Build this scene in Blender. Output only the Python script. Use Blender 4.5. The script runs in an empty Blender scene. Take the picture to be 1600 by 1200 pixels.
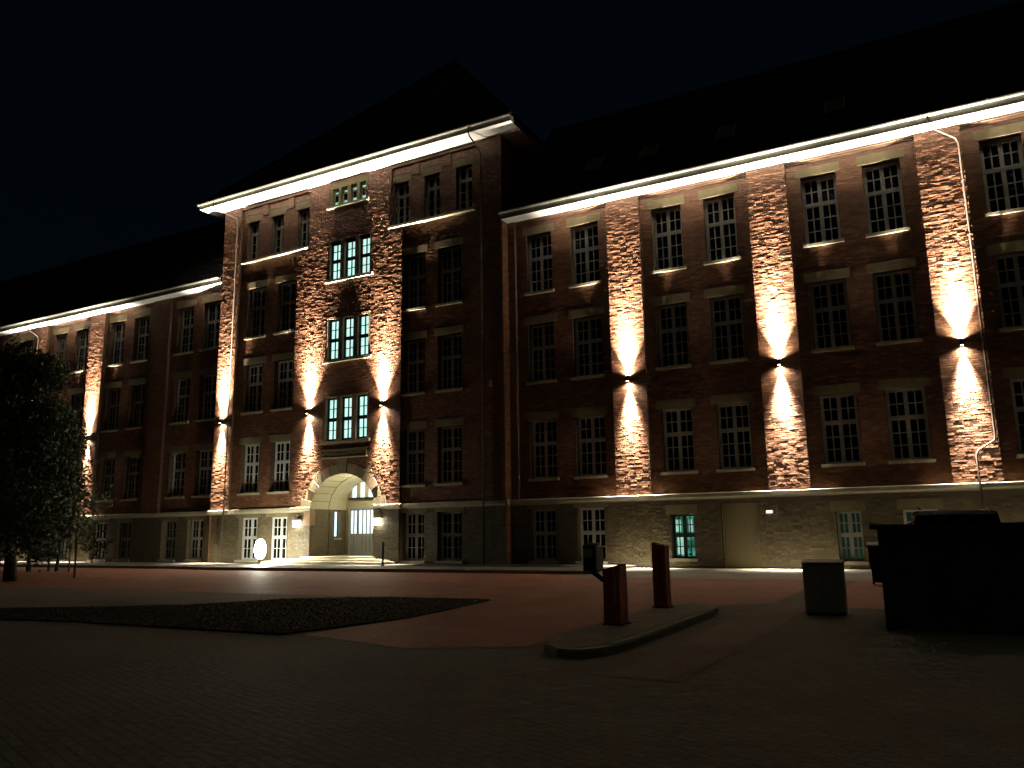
import bpy, math, random
import numpy as np
from mathutils import Matrix, Vector
random.seed(7)
rng = np.random.default_rng(11)
R = math.radians
sc = bpy.context.scene
col = sc.collection

# ------------------------------------------------------------------ materials
def mat(name):
    m = bpy.data.materials.new(name); m.use_nodes = True
    nt = m.node_tree; nt.nodes.clear()
    out = nt.nodes.new('ShaderNodeOutputMaterial')
    b = nt.nodes.new('ShaderNodeBsdfPrincipled')
    nt.links.new(b.outputs[0], out.inputs[0])
    return m, nt, b
def N(nt, kind, **kw):
    n = nt.nodes.new(kind)
    for k, v in kw.items():
        if hasattr(n, k): setattr(n, k, v)
        else: n.inputs[k.replace('_', ' ')].default_value = v
    return n
def ramp(nt, fac, stops):
    r = nt.nodes.new('ShaderNodeValToRGB'); nt.links.new(fac, r.inputs[0])
    el = r.color_ramp.elements
    while len(el) < len(stops): el.new(0.5)
    for e, (p, c) in zip(el, stops): e.position = p; e.color = (*c, 1)
    return r.outputs[0]
def simple(name, c, rough=0.6, metal=0.0, var=0.25, scale=6.0, bump=0.0, bscale=40.0, spec=0.5):
    m, nt, b = mat(name)
    tc = N(nt, 'ShaderNodeTexCoord')
    n = N(nt, 'ShaderNodeTexNoise', Scale=scale, Detail=5.0, Roughness=0.6)
    nt.links.new(tc.outputs['Object'], n.inputs['Vector'])
    lo = tuple(x*(1-var) for x in c); hi = tuple(min(1, x*(1+var)) for x in c)
    nt.links.new(ramp(nt, n.outputs[0], [(0.3, lo), (0.7, hi)]), b.inputs['Base Color'])
    b.inputs['Roughness'].default_value = rough; b.inputs['Metallic'].default_value = metal
    b.inputs['Specular IOR Level'].default_value = spec
    if bump:
        n2 = N(nt, 'ShaderNodeTexNoise', Scale=bscale, Detail=4.0)
        nt.links.new(tc.outputs['Object'], n2.inputs['Vector'])
        bp = N(nt, 'ShaderNodeBump', Strength=bump, Distance=0.02)
        nt.links.new(n2.outputs[0], bp.inputs['Height']); nt.links.new(bp.outputs[0], b.inputs['Normal'])
    return m
def brickmat(name, stops, rough=0.6, bump=0.5):
    m, nt, b = mat(name)
    g = N(nt, 'ShaderNodeNewGeometry'); tc = N(nt, 'ShaderNodeTexCoord')
    base = ramp(nt, g.outputs['Random Per Island'], stops)
    n = N(nt, 'ShaderNodeTexNoise', Scale=0.7, Detail=6.0, Roughness=0.65)
    nt.links.new(tc.outputs['Object'], n.inputs['Vector'])
    soot = ramp(nt, n.outputs[0], [(0.3, (0.72, 0.70, 0.68)), (0.65, (1, 1, 1))])
    mx = N(nt, 'ShaderNodeMix', data_type='RGBA', blend_type='MULTIPLY'); mx.inputs[0].default_value = 1
    nt.links.new(base, mx.inputs[6]); nt.links.new(soot, mx.inputs[7])
    nt.links.new(mx.outputs[2], b.inputs['Base Color'])
    b.inputs['Roughness'].default_value = rough
    n2 = N(nt, 'ShaderNodeTexNoise', Scale=28.0, Detail=5.0)
    nt.links.new(tc.outputs['Object'], n2.inputs['Vector'])
    bp = N(nt, 'ShaderNodeBump', Strength=bump, Distance=0.012)
    nt.links.new(n2.outputs[0], bp.inputs['Height']); nt.links.new(bp.outputs[0], b.inputs['Normal'])
    return m
def paver(name, c1, c2, mortar, sx, rough=0.75, bump=0.6, rot=0.0):
    m, nt, b = mat(name)
    tc = N(nt, 'ShaderNodeTexCoord'); mp = N(nt, 'ShaderNodeMapping')
    mp.inputs['Scale'].default_value = (sx, sx, sx); mp.inputs['Rotation'].default_value = (0, 0, rot)
    nt.links.new(tc.outputs['Object'], mp.inputs[0])
    br = N(nt, 'ShaderNodeTexBrick'); nt.links.new(mp.outputs[0], br.inputs['Vector'])
    br.inputs['Color1'].default_value = (*c1, 1); br.inputs['Color2'].default_value = (*c2, 1)
    br.inputs['Mortar'].default_value = (*mortar, 1); br.inputs['Scale'].default_value = 1
    br.inputs['Mortar Size'].default_value = 0.02; br.inputs['Brick Width'].default_value = 0.5; br.inputs['Row Height'].default_value = 0.25
    n = N(nt, 'ShaderNodeTexNoise', Scale=0.6, Detail=8.0, Roughness=0.7)
    nt.links.new(tc.outputs['Object'], n.inputs['Vector'])
    st = ramp(nt, n.outputs[0], [(0.32, (0.6, 0.6, 0.6)), (0.62, (1, 1, 1))])
    mx = N(nt, 'ShaderNodeMix', data_type='RGBA', blend_type='MULTIPLY'); mx.inputs[0].default_value = 1
    nt.links.new(br.outputs['Color'], mx.inputs[6]); nt.links.new(st, mx.inputs[7])
    nt.links.new(mx.outputs[2], b.inputs['Base Color'])
    b.inputs['Roughness'].default_value = rough
    n2 = N(nt, 'ShaderNodeTexNoise', Scale=9.0, Detail=6.0); nt.links.new(tc.outputs['Object'], n2.inputs['Vector'])
    ad = N(nt, 'ShaderNodeMath', operation='ADD'); 
    mu = N(nt, 'ShaderNodeMath', operation='MULTIPLY'); mu.inputs[1].default_value = -0.6
    nt.links.new(br.outputs['Fac'], mu.inputs[0]); nt.links.new(mu.outputs[0], ad.inputs[0]); nt.links.new(n2.outputs[0], ad.inputs[1])
    bp = N(nt, 'ShaderNodeBump', Strength=bump, Distance=0.02)
    nt.links.new(ad.outputs[0], bp.inputs['Height']); nt.links.new(bp.outputs[0], b.inputs['Normal'])
    return m
def glow(name, c, s, var=0.0, scale=2.0):
    m, nt, b = mat(name)
    b.inputs['Base Color'].default_value = (*[x*0.5 for x in c], 1); b.inputs['Roughness'].default_value = 0.15
    b.inputs['Emission Color'].default_value = (*c, 1); b.inputs['Emission Strength'].default_value = s
    if var:
        tc = N(nt, 'ShaderNodeTexCoord'); n = N(nt, 'ShaderNodeTexNoise', Scale=scale, Detail=3.0)
        nt.links.new(tc.outputs['Object'], n.inputs['Vector'])
        lo = tuple(x*(1-var) for x in c)
        nt.links.new(ramp(nt, n.outputs[0], [(0.4, lo), (0.6, c)]), b.inputs['Emission Color'])
    return m
M = {}
M['brick'] = brickmat('red_clinker', [(0.0, (0.14, 0.060, 0.034)), (0.3, (0.18, 0.082, 0.045)), (0.65, (0.22, 0.104, 0.058)), (1.0, (0.28, 0.145, 0.085))], 0.5)
M['plinth'] = brickmat('plinth_brick', [(0.0, (0.105, 0.085, 0.048)), (0.5, (0.135, 0.11, 0.062)), (1.0, (0.17, 0.14, 0.082))], 0.6)
M['mortar'] = simple('mortar', (0.09, 0.058, 0.038), 0.9, bump=0.3)
M['mortar2'] = simple('plinth_mortar', (0.12, 0.095, 0.055), 0.9, bump=0.3)
M['stone'] = simple('sandstone', (0.20, 0.165, 0.09), 0.8, var=0.18, scale=3, bump=0.4, bscale=30)
M['stone2'] = simple('pale_stone', (0.42, 0.38, 0.27), 0.75, var=0.15, scale=4, bump=0.3)
M['redstone'] = simple('red_sandstone', (0.30, 0.20, 0.12), 0.8, var=0.2, scale=4, bump=0.3)
M['white'] = simple('white_boards', (0.82, 0.82, 0.80), 0.7, var=0.04)
M['zinc'] = simple('zinc', (0.20, 0.20, 0.175), 0.45, 0.55, var=0.15, scale=3)
M['pipe'] = simple('pipe_zinc', (0.05, 0.035, 0.026), 0.6, 0.2, var=0.15)
M['frame'] = simple('white_paint_frame', (0.52, 0.52, 0.49), 0.5, var=0.12)
M['darkframe'] = simple('dark_green_frame', (0.018, 0.035, 0.028), 0.5, var=0.2)
M['plaster'] = simple('cream_plaster', (0.50, 0.46, 0.30), 0.85, var=0.07, scale=2)
M['door'] = simple('grey_door_paint', (0.42, 0.44, 0.44), 0.5, var=0.08)
M['olive'] = simple('ochre_door_paint', (0.27, 0.225, 0.12), 0.55, var=0.08)
M['concrete'] = simple('concrete', (0.20, 0.195, 0.16), 0.85, var=0.22, scale=2.5, bump=0.4)
M['kerb'] = simple('kerb_stone', (0.23, 0.225, 0.185), 0.85, var=0.2, scale=3, bump=0.4)
M['skyglass'] = simple('frosted_roof_glass', (0.012, 0.013, 0.015), 0.7, spec=0.15)
M['grey2'] = simple('dark_sheet_metal', (0.03, 0.03, 0.03), 0.6, 0.3)
M['black'] = simple('black_metal', (0.012, 0.012, 0.013), 0.5, 0.2, var=0.3)
M['redbox'] = simple('red_painted_metal', (0.42, 0.11, 0.05), 0.38, 0.0, var=0.25)
M['grey'] = simple('grey_plastic', (0.42, 0.40, 0.34), 0.6, var=0.2)
M['lightgrey'] = simple('light_grey_case', (0.42, 0.37, 0.28), 0.5, var=0.1)
M['dark_render'] = simple('dark_render', (0.07, 0.07, 0.075), 0.95, var=0.5, scale=2, bump=0.5, spec=0.1)
M['carpaint'] = simple('dark_car_paint', (0.010, 0.010, 0.014), 0.25)
M['rubber'] = simple('rubber', (0.012, 0.012, 0.012), 0.9)
M['soil'] = simple('soil', (0.016, 0.015, 0.010), 1.0, var=0.3, scale=4, bump=0.3, spec=0.1)
M['grass'] = simple('grass_blades', (0.009, 0.012, 0.006), 0.95, var=0.2, spec=0.0)
M['bark'] = simple('bark', (0.035, 0.028, 0.018), 0.95, var=0.4, scale=12, bump=0.8)
M['wood'] = simple('stake_wood', (0.10, 0.075, 0.045), 0.9, var=0.3, scale=10)
M['sign'] = simple('white_enamel', (0.85, 0.85, 0.82), 0.4, var=0.02)
M['lens'] = glow('lamp_lens', (1.0, 0.80, 0.55), 25)
M['bulb'] = glow('opal_bulb', (1.0, 0.95, 0.74), 130)
M['teal'] = glow('teal_lit_glass', (0.60, 1.0, 0.90), 1.2, 0.2, 2.2)
M['tealpale'] = glow('pale_lit_glass', (0.50, 0.95, 0.74), 0.8, 0.4, 3.0)
M['tealroom'] = glow('green_lit_room', (0.10, 0.48, 0.36), 0.55, 0.85, 3.2)
M['hall'] = glow('hall_light_glass', (0.70, 0.90, 1.0), 1.7, 0.25, 3.0)
M['dim'] = glow('dim_green_glass', (0.02, 0.05, 0.03), 0.35, 0.5, 3)
M['plate'] = glow('lit_sign_plate', (1.0, 0.95, 0.78), 1.6)
M['lantern'] = glow('lantern_glass', (1.0, 0.93, 0.72), 20)
def glassmat():
    m, nt, b = mat('dark_window_glass')
    b.inputs['Base Color'].default_value = (0.004, 0.005, 0.006, 1); b.inputs['Roughness'].default_value = 0.06
    tc = N(nt, 'ShaderNodeTexCoord'); n = N(nt, 'ShaderNodeTexNoise', Scale=1.7, Detail=1.0)
    nt.links.new(tc.outputs['Object'], n.inputs['Vector'])
    bp = N(nt, 'ShaderNodeBump', Strength=0.25, Distance=0.02)
    nt.links.new(n.outputs[0], bp.inputs['Height']); nt.links.new(bp.outputs[0], b.inputs['Normal'])
    return m
M['glass'] = glassmat()
def roofmat():
    m, nt, b = mat('dark_roof_tiles')
    b.inputs['Base Color'].default_value = (0.006, 0.006, 0.006, 1); b.inputs['Roughness'].default_value = 0.95; b.inputs['Specular IOR Level'].default_value = 0.04
    tc = N(nt, 'ShaderNodeTexCoord')
    w = N(nt, 'ShaderNodeTexWave', bands_direction='Z'); w.inputs['Scale'].default_value = 1.6; w.inputs['Distortion'].default_value = 0.6
    nt.links.new(tc.outputs['Object'], w.inputs['Vector'])
    bp = N(nt, 'ShaderNodeBump', Strength=0.7, Distance=0.04)
    nt.links.new(w.outputs[0], bp.inputs['Height']); nt.links.new(bp.outputs[0], b.inputs['Normal'])
    return m
M['roof'] = roofmat()
def leafmat(name, c):
    m, nt, b = mat(name)
    g = N(nt, 'ShaderNodeNewGeometry')
    nt.links.new(ramp(nt, g.outputs['Random Per Island'], [(0, tuple(x*0.6 for x in c)), (1, tuple(x*1.5 for x in c))]), b.inputs['Base Color'])
    b.inputs['Roughness'].default_value = 0.6
    return m
M['leaf'] = leafmat('leaves', (0.028, 0.055, 0.014))
M['red_paving'] = paver('red_block_paving', (0.46, 0.175, 0.10), (0.38, 0.145, 0.085), (0.20, 0.10, 0.065), 2.4, 0.66, 0.5)
M['cobble'] = paver('grey_setts', (0.14, 0.145, 0.10), (0.11, 0.115, 0.08), (0.055, 0.057, 0.04), 2.6, 0.8, 0.9, 0.35)
M['pale_paving'] = paver('pale_slabs', (0.31, 0.295, 0.24), (0.27, 0.26, 0.21), (0.15, 0.14, 0.11), 1.0, 0.6, 0.3)
M['dimmed_paving'] = paver('dimmed_slabs', (0.15, 0.145, 0.12), (0.12, 0.115, 0.095), (0.07, 0.065, 0.05), 1.0, 0.6, 0.3)  # pale slabs coloured darker to dim this stretch and its bounce light
M['grey_paving'] = paver('grey_band_paving', (0.20, 0.175, 0.12), (0.17, 0.15, 0.105), (0.085, 0.075, 0.055), 2.4, 0.8, 0.6)

# ------------------------------------------------------------------ mesh builder
class MB:
    def __init__(s): s.v = []; s.f = []; s.m = []; s.mats = []; s.smooth = []
    def mi(s, k):
        if k not in s.mats: s.mats.append(k)
        return s.mats.index(k)
    def poly(s, pts, k, sm=False):
        n = len(s.v); s.v += [tuple(p) for p in pts]; s.f.append(tuple(range(n, n+len(pts)))); s.m.append(s.mi(k)); s.smooth.append(sm)
    def box(s, x0, x1, y0, y1, z0, z1, k, c=0.0):
        n = len(s.v)
        if c:                      # chamfered vertical and top edges
            prof = [(x0+c, y0), (x1-c, y0), (x1, y0+c), (x1, y1-c), (x1-c, y1), (x0+c, y1), (x0, y1-c), (x0, y0+c)]
            s.prism(prof, z0, z1-c, k, cap=False)
            q = len(s.v)
            inner = [(min(max(x, x0+c), x1-c), min(max(y, y0+c), y1-c)) for x, y in prof]
            a = [(x, y, z1-c) for x, y in prof]; b = [(x, y, z1) for x, y in inner]
            for i in range(8): s.poly([a[i], a[(i+1) % 8], b[(i+1) % 8], b[i]], k)
            s.poly([(x0+c, y0+c, z1), (x1-c, y0+c, z1), (x1-c, y1-c, z1), (x0+c, y1-c, z1)], k)
            s.poly([(x, y, z0) for x, y in reversed(prof)], k)
            return
        P = [(x0, y0, z0), (x1, y0, z0), (x1, y1, z0), (x0, y1, z0), (x0, y0, z1), (x1, y0, z1), (x1, y1, z1), (x0, y1, z1)]
        s.v += P
        for f in ((0, 3, 2, 1), (4, 5, 6, 7), (0, 1, 5, 4), (1, 2, 6, 5), (2, 3, 7, 6), (3, 0, 4, 7)):
            s.f.append(tuple(n+i for i in f)); s.m.append(s.mi(k)); s.smooth.append(False)
    def prism(s, prof, z0, z1, k, cap=True):
        n = len(prof)
        a = [(x, y, z0) for x, y in prof]; b = [(x, y, z1) for x, y in prof]
        for i in range(n): s.poly([a[i], a[(i+1) % n], b[(i+1) % n], b[i]], k)
        if cap: s.poly(b, k); s.poly(a[::-1], k)
    def extx(s, prof, x0, x1, k, sm=False):     # profile in (y, z) pulled along x
        n = len(prof)
        a = [(x0, y, z) for y, z in prof]; b = [(x1, y, z) for y, z in prof]
        for i in range(n): s.poly([a[i], a[(i+1) % n], b[(i+1) % n], b[i]], k, sm)
        s.poly(a[::-1], k); s.poly(b, k)
    def tube(s, pts, rad, k, seg=10, cap=True):
        pts = [Vector(p) for p in pts]; rs = rad if isinstance(rad, (list, tuple)) else [rad]*len(pts)
        base = len(s.v); prev = None
        for i, p in enumerate(pts):
            d = (pts[min(i+1, len(pts)-1)] - pts[max(i-1, 0)]).normalized()
            if prev is None: u = d.orthogonal().normalized()
            else: u = (prev - d*prev.dot(d)).normalized()
            prev = u; w = d.cross(u)
            for j in range(seg):
                a = 2*math.pi*j/seg
                s.v.append(tuple(p + (u*math.cos(a) + w*math.sin(a))*rs[i]))
        mk = s.mi(k)
        for i in range(len(pts)-1):
            for j in range(seg):
                a = base+i*seg+j; b = base+i*seg+(j+1) % seg
                s.f.append((a, b, b+seg, a+seg)); s.m.append(mk); s.smooth.append(True)
        if cap:
            s.f.append(tuple(base+j for j in range(seg))[::-1]); s.m.append(mk); s.smooth.append(False)
            e = base+(len(pts)-1)*seg
            s.f.append(tuple(e+j for j in range(seg))); s.m.append(mk); s.smooth.append(False)
    def lathe(s, prof, cx, cy, k, seg=20):
        base = len(s.v); mk = s.mi(k)
        for r, z in prof:
            for j in range(seg):
                a = 2*math.pi*j/seg; s.v.append((cx+r*math.cos(a), cy+r*math.sin(a), z))
        for i in range(len(prof)-1):
            for j in range(seg):
                a = base+i*seg+j; b = base+i*seg+(j+1) % seg
                s.f.append((a, b, b+seg, a+seg)); s.m.append(mk); s.smooth.append(True)
    def mesh(s, name):
        me = bpy.data.meshes.new(name); me.from_pydata(s.v, [], s.f)
        for k in s.mats: me.materials.append(M[k])
        me.polygons.foreach_set('material_index', s.m); me.polygons.foreach_set('use_smooth', s.smooth)
        me.update(); return me
    def build(s, name, parent=None, loc=(0, 0, 0)):
        return link(name, s.mesh(name), parent, loc)
def link(name, me, parent=None, loc=(0, 0, 0)):
    o = bpy.data.objects.new(name, me); col.objects.link(o); o.location = loc
    if parent is not None: o.parent = parent
    return o
def quads(name, V, mats, mi=None):
    """V: (n,4,3) array of quads"""
    n = len(V); me = bpy.data.meshes.new(name)
    me.from_pydata(V.reshape(-1, 3).tolist(), [], np.arange(n*4).reshape(n, 4).tolist())
    for k in mats: me.materials.append(M[k])
    if mi is not None: me.polygons.foreach_set('material_index', mi)
    me.update(); return me
def tag(o, label=None, cat=None, group=None, kind=None):
    if label: o['label'] = label
    if cat: o['category'] = cat
    if group: o['group'] = group
    if kind: o['kind'] = kind
    return o
def empty(name, label, cat, loc=(0, 0, 0), group=None):
    o = bpy.data.objects.new(name, None); col.objects.link(o); o.location = loc; o.empty_display_size = 0.2
    return tag(o, label, cat, group)
def struct(name, mb): return tag(mb.build(name), kind='structure')
def sub(*a): return tuple(x for x in a)

# ------------------------------------------------------------------ brickwork
CH, BL = 0.083, 0.26
def brickwork(regions, amp, tilt, G=0.012, blocked=None, kind='front'):
    """regions: (u0,u1,z0,z1,plane,[openings]).  One raised, tilted, uneven block per brick, islands of 5 faces."""
    out = []
    for (u0, u1, z0, z1, pl, ops) in regions:
        k0 = int(math.floor(z0/CH)); k1 = int(math.ceil(z1/CH))
        for k in range(k0, k1):
            a = max(z0, k*CH); b = min(z1, (k+1)*CH)
            if b-a < 0.03: continue
            zc = (a+b)/2
            iv = [(u0, u1)]
            for (o0, o1, p0, p1) in ops:
                if p0 < zc < p1:
                    nv = []
                    for s, e in iv:
                        if o1 <= s or o0 >= e: nv.append((s, e)); continue
                        if o0 > s: nv.append((s, o0))
                        if o1 < e: nv.append((o1, e))
                    iv = nv
            off = BL*0.5*(k % 2) + (0.07 if k % 4 == 2 else 0)
            for s, e in iv:
                i0 = int(math.floor((s-off)/BL)); i1 = int(math.ceil((e-off)/BL))
                for i in range(i0, i1):
                    p = max(s, off+i*BL); q = min(e, off+(i+1)*BL)
                    if q-p < 0.04: continue
                    if blocked and blocked((p+q)/2, zc): continue
                    out.append((p+(G/2 if p > s else 0), q-(G/2 if q < e else 0), a+G/2, b-G/2, pl))
    A = np.array(out); n = len(A)
    # protrusion: random per brick + slow undulation + tilt of the face
    U = (A[:, 0]+A[:, 1])/2; Z = (A[:, 2]+A[:, 3])/2
    wave = 0.5+0.5*np.sin(Z*9.1+1.3*np.sin(U*2.1+Z*0.7))*np.sin(U*3.7+2.0*np.sin(Z*2.3))
    pr = 0.012+amp*(rng.random(n)**1.6*0.85+0.15*wave)
    tz = tilt*(rng.random(n)-0.5); tu = tilt*0.7*(rng.random(n)-0.5)
    u0, u1, z0, z1, pl = A.T
    j = lambda: tilt*0.35*(rng.random(n)-0.5)
    d00 = pl-np.maximum(pr-tz-tu+j(), 0.004); d10 = pl-np.maximum(pr-tz+tu+j(), 0.004)
    d11 = pl-np.maximum(pr+tz+tu+j(), 0.004); d01 = pl-np.maximum(pr+tz-tu+j(), 0.004)
    P = lambda u, d, z: np.stack([u, d, z], 1)
    f = [P(u0, d00, z0), P(u1, d10, z0), P(u1, d11, z1), P(u0, d01, z1)]
    g = [P(u0, pl, z0), P(u1, pl, z0), P(u1, pl, z1), P(u0, pl, z1)]
    V = np.stack(f+g, 1)                                  # n,8,3
    idx = np.array([[0, 1, 2, 3], [4, 5, 1, 0], [5, 6, 2, 1], [6, 7, 3, 2], [7, 4, 0, 3]])
    F = (idx[None]+8*np.arange(n)[:, None, None]).reshape(-1, 4)
    V = V.reshape(-1, 3)
    if kind == 'side':                                    # facing +x: u is y, plane is x
        V = np.stack([-V[:, 1], V[:, 0], V[:, 2]], 1)
    return V, F
def wallmesh(name, V, F, km, kb, mb):
    """brick islands + the mortar bed collected in mb, as one mesh"""
    n = len(V)
    verts = V.tolist()+mb.v
    faces = F.tolist()+[tuple(i+n for i in f) for f in mb.f]
    me = bpy.data.meshes.new(name); me.from_pydata(verts, [], faces)
    me.materials.append(M[kb])
    for k in mb.mats: me.materials.append(M[k])
    me.polygons.foreach_set('material_index', [0]*len(F)+[m+1 for m in mb.m]); me.update()
    return me
def bed(mb, u0, u1, z0, z1, pl, ops, k, reveal=0.36, rk=None):
    """mortar bed plane with openings and their reveals"""
    zs = sorted({z0, z1, *[z for o in ops for z in (o[2], o[3]) if z0 < z < z1]})
    for a, b in zip(zs, zs[1:]):
        zc = (a+b)/2; iv = [(u0, u1)]
        for (o0, o1, p0, p1) in ops:
            if p0 < zc < p1:
                nv = []
                for s, e in iv:
                    if o1 <= s or o0 >= e: nv.append((s, e)); continue
                    if o0 > s: nv.append((s, o0))
                    if o1 < e: nv.append((o1, e))
                iv = nv
        for s, e in iv: mb.poly([(s, pl, a), (e, pl, a), (e, pl, b), (s, pl, b)], k)
    rk = rk or k
    for (o0, o1, p0, p1) in ops:
        p0 = max(p0, z0); p1 = min(p1, z1); d = pl+reveal
        mb.poly([(o0, pl-0.02, p0), (o0, pl-0.02, p1), (o0, d, p1), (o0, d, p0)], rk)
        mb.poly([(o1, pl-0.02, p0), (o1, d, p0), (o1, d, p1), (o1, pl-0.02, p1)], rk)
        mb.poly([(o0, pl-0.02, p1), (o1, pl-0.02, p1), (o1, d, p1), (o0, d, p1)], rk)
        mb.poly([(o0, pl-0.02, p0), (o0, d, p0), (o1, d, p0), (o1, pl-0.02, p0)], rk)

# ------------------------------------------------------------------ windows (shared meshes)
def kind_thick(w): return w > 1.1
def frame_mesh(name, w, h, tr, cols, up, low, k='frame', mull=True):
    mb = MB(); o = 0.115 if kind_thick(w) else 0.09
    mb.box(0, w, 0, .07, 0, o, k); mb.box(0, w, 0, .07, h-o*0.8, h, k)
    mb.box(0, o, .001, .07, o, h-o*0.8, k); mb.box(w-o, w, .001, .07, o, h-o*0.8, k)
    t = h*tr
    mb.box(o, w-o, -.02, .06, t-.08, t+.08, k)
    segs = [(o, w-o)]
    if mull:
        mb.box(w/2-.07, w/2+.07, -.008, .055, o, t-.08, k); mb.box(w/2-.07, w/2+.07, -.008, .055, t+.08, h-o*0.8, k)
        segs = [(o, w/2-.07), (w/2+.07, w-o)]
    for (a, b) in segs:
        for i in range(1, cols):
            x = a+(b-a)*i/cols
            mb.box(x-.021, x+.021, .012, .045, o, t-.08, k); mb.box(x-.021, x+.021, .012, .045, t+.08, h-o*0.8, k)
        for (c, d, n) in ((o, t-.08, low), (t+.08, h-o*0.8, up)):
            for i in range(1, n):
                z = c+(d-c)*i/n; mb.box(a, b, .016, .041, z-.019, z+.019, k)
    return mb.mesh(name)
def pane_mesh(w, h, k):
    mb = MB(); mb.box(.03, w-.03, .05, .06, .03, h-.03, k); return mb.mesh('pane')
def block_mesh(name, x0, x1, y0, y1, z0, z1, k, c=0.0):
    mb = MB(); mb.box(x0, x1, y0, y1, z0, z1, k, c); return mb.mesh(name)
cache = {}
def window(parent, x0, x1, z0, z1, pl, kind, glass='glass', sill=True, lintel=0.36, label=None, frame='frame', rec=0.27):
    w, h = round(x1-x0, 3), round(z1-z0, 3)
    key = (w, h, kind, frame)
    if key not in cache:
        tr, cols, up, low, mull = {'tall': (0.60, 2, 2, 3, True), 'base': (0.53, 2, 2, 2, True), 'narrow': (0.73, 1, 1, 3, True),
                                   'slim': (0.50, 2, 2, 2, False), 'vent': (0.62, 1, 1, 1, False)}[kind]
        cache[key] = frame_mesh('window', w, h, tr, cols, up, low, frame, mull)
    o = link('window', cache[key], parent, (x0, pl+rec, z0))
    if label: o['label'] = label
    kp = ('pane', w, h, glass)
    if kp not in cache: cache[kp] = pane_mesh(w, h, glass)
    link('pane', cache[kp], o)
    if sill:
        ks = ('sill', w, rec)
        if ks not in cache: cache[ks] = block_mesh('sill', -.10, w+.10, -rec-.11, .0, -.10, .012, 'stone2')
        link('sill', cache[ks], o)
    if lintel:
        kl = ('lintel', w, lintel, h)
        if kl not in cache: cache[kl] = block_mesh('lintel', -.17, w+.17, -rec-.035, -.03, h, h+lintel, 'stone')
        link('lintel', cache[kl], o)
    return o

ZS, Z1 = 2.60, 2.86                 # string course
ROWS = [(3.72, 6.28), (7.98, 10.62), (12.10, 14.86)]
GH = (0.25, 2.42)
# ------------------------------------------------------------------ wings
PF, PP, PB = 30.93, 31.12, 30.90     # pier face, panel, base storey planes
def wing(root, xa, xb, piers, wins, groundwins, skip_lit=None, ctop=15.42, corner=None):
    up_r, up_bed = [], MB()
    edges = []
    for (a, b) in piers: edges += [(a, b)]
    edges.sort()
    cur = xa
    for (a, b) in edges+[(xb, xb)]:
        if a > cur:
            ops = [(w0, w1, z0, z1) for (w0, w1) in wins if w0 > cur and w1 < a+1e-6 for (z0, z1) in ROWS]
            blk = [(w0-.17, w1+.17, z1, z1+.36) for (w0, w1, z0, z1) in ops]
            up_r.append((cur, a, Z1, ctop, PP, ops+blk))
            bed(up_bed, cur, a, Z1, ctop, PP, ops, 'mortar')
            up_r.append((cur+.02, a-.02, ctop, ctop+.07, PP-.06, []))         # corbel courses
            up_bed.box(cur, a, PP-.059, PP+.05, ctop, ctop+.07, 'mortar')
            up_r.append((cur, a, ctop+.07, 15.60, PP-.13, []))
            up_bed.box(cur, a, PP-.129, PP+.05, ctop+.07, 15.60, 'mortar')
        if b > a:
            up_r.append((a, b, Z1, 15.60, PF, []))
            up_bed.poly([(a, PF, Z1), (b, PF, Z1), (b, PF, 15.6), (a, PF, 15.6)], 'mortar')
            up_bed.poly([(b, PF, Z1), (b, PP, Z1), (b, PP, 15.6), (b, PF, 15.6)], 'mortar')
            up_bed.poly([(a, PP, Z1), (a, PF, Z1), (a, PF, 15.6), (a, PP, 15.6)], 'mortar')
        cur = max(cur, b)
    V, F = brickwork(up_r, 0.005, 0.0030)
    link('brick_wall', wallmesh('brick_wall', V, F, 0, 'brick', up_bed), root)
    mb = MB(); ops = groundwins
    bed(mb, xa, xb, 0, ZS, PB, ops, 'mortar2')
    V, F = brickwork([(xa, xb, 0.0, ZS, PB, ops+[(a-.17, b+.17, d, d+.3) for (a, b, c, d) in ops])], 0.006, 0.008)
    link('base_wall', wallmesh('base_wall', V, F, 0, 'plinth', mb), root)
    mb = MB()
    n = max(1, int((xb-xa)/2.2)); s = (xb-xa)/n
    for i in range(n):
        x0, x1 = xa+i*s+.004, xa+(i+1)*s-.004
        mb.extx([(PB-.10, ZS+.10), (PB-.10, Z1-.03), (PP+.04, Z1+.02), (PP+.04, ZS-.002), (PB-.02, ZS-.002), (PB-.02, ZS+.05)], x0, x1, 'stone2')
    mb.build('string_course', root)
    for (w0, w1) in wins:
        for r, (z0, z1) in enumerate(ROWS): window(root, w0, w1, z0, z1, PP, 'tall')

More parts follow.
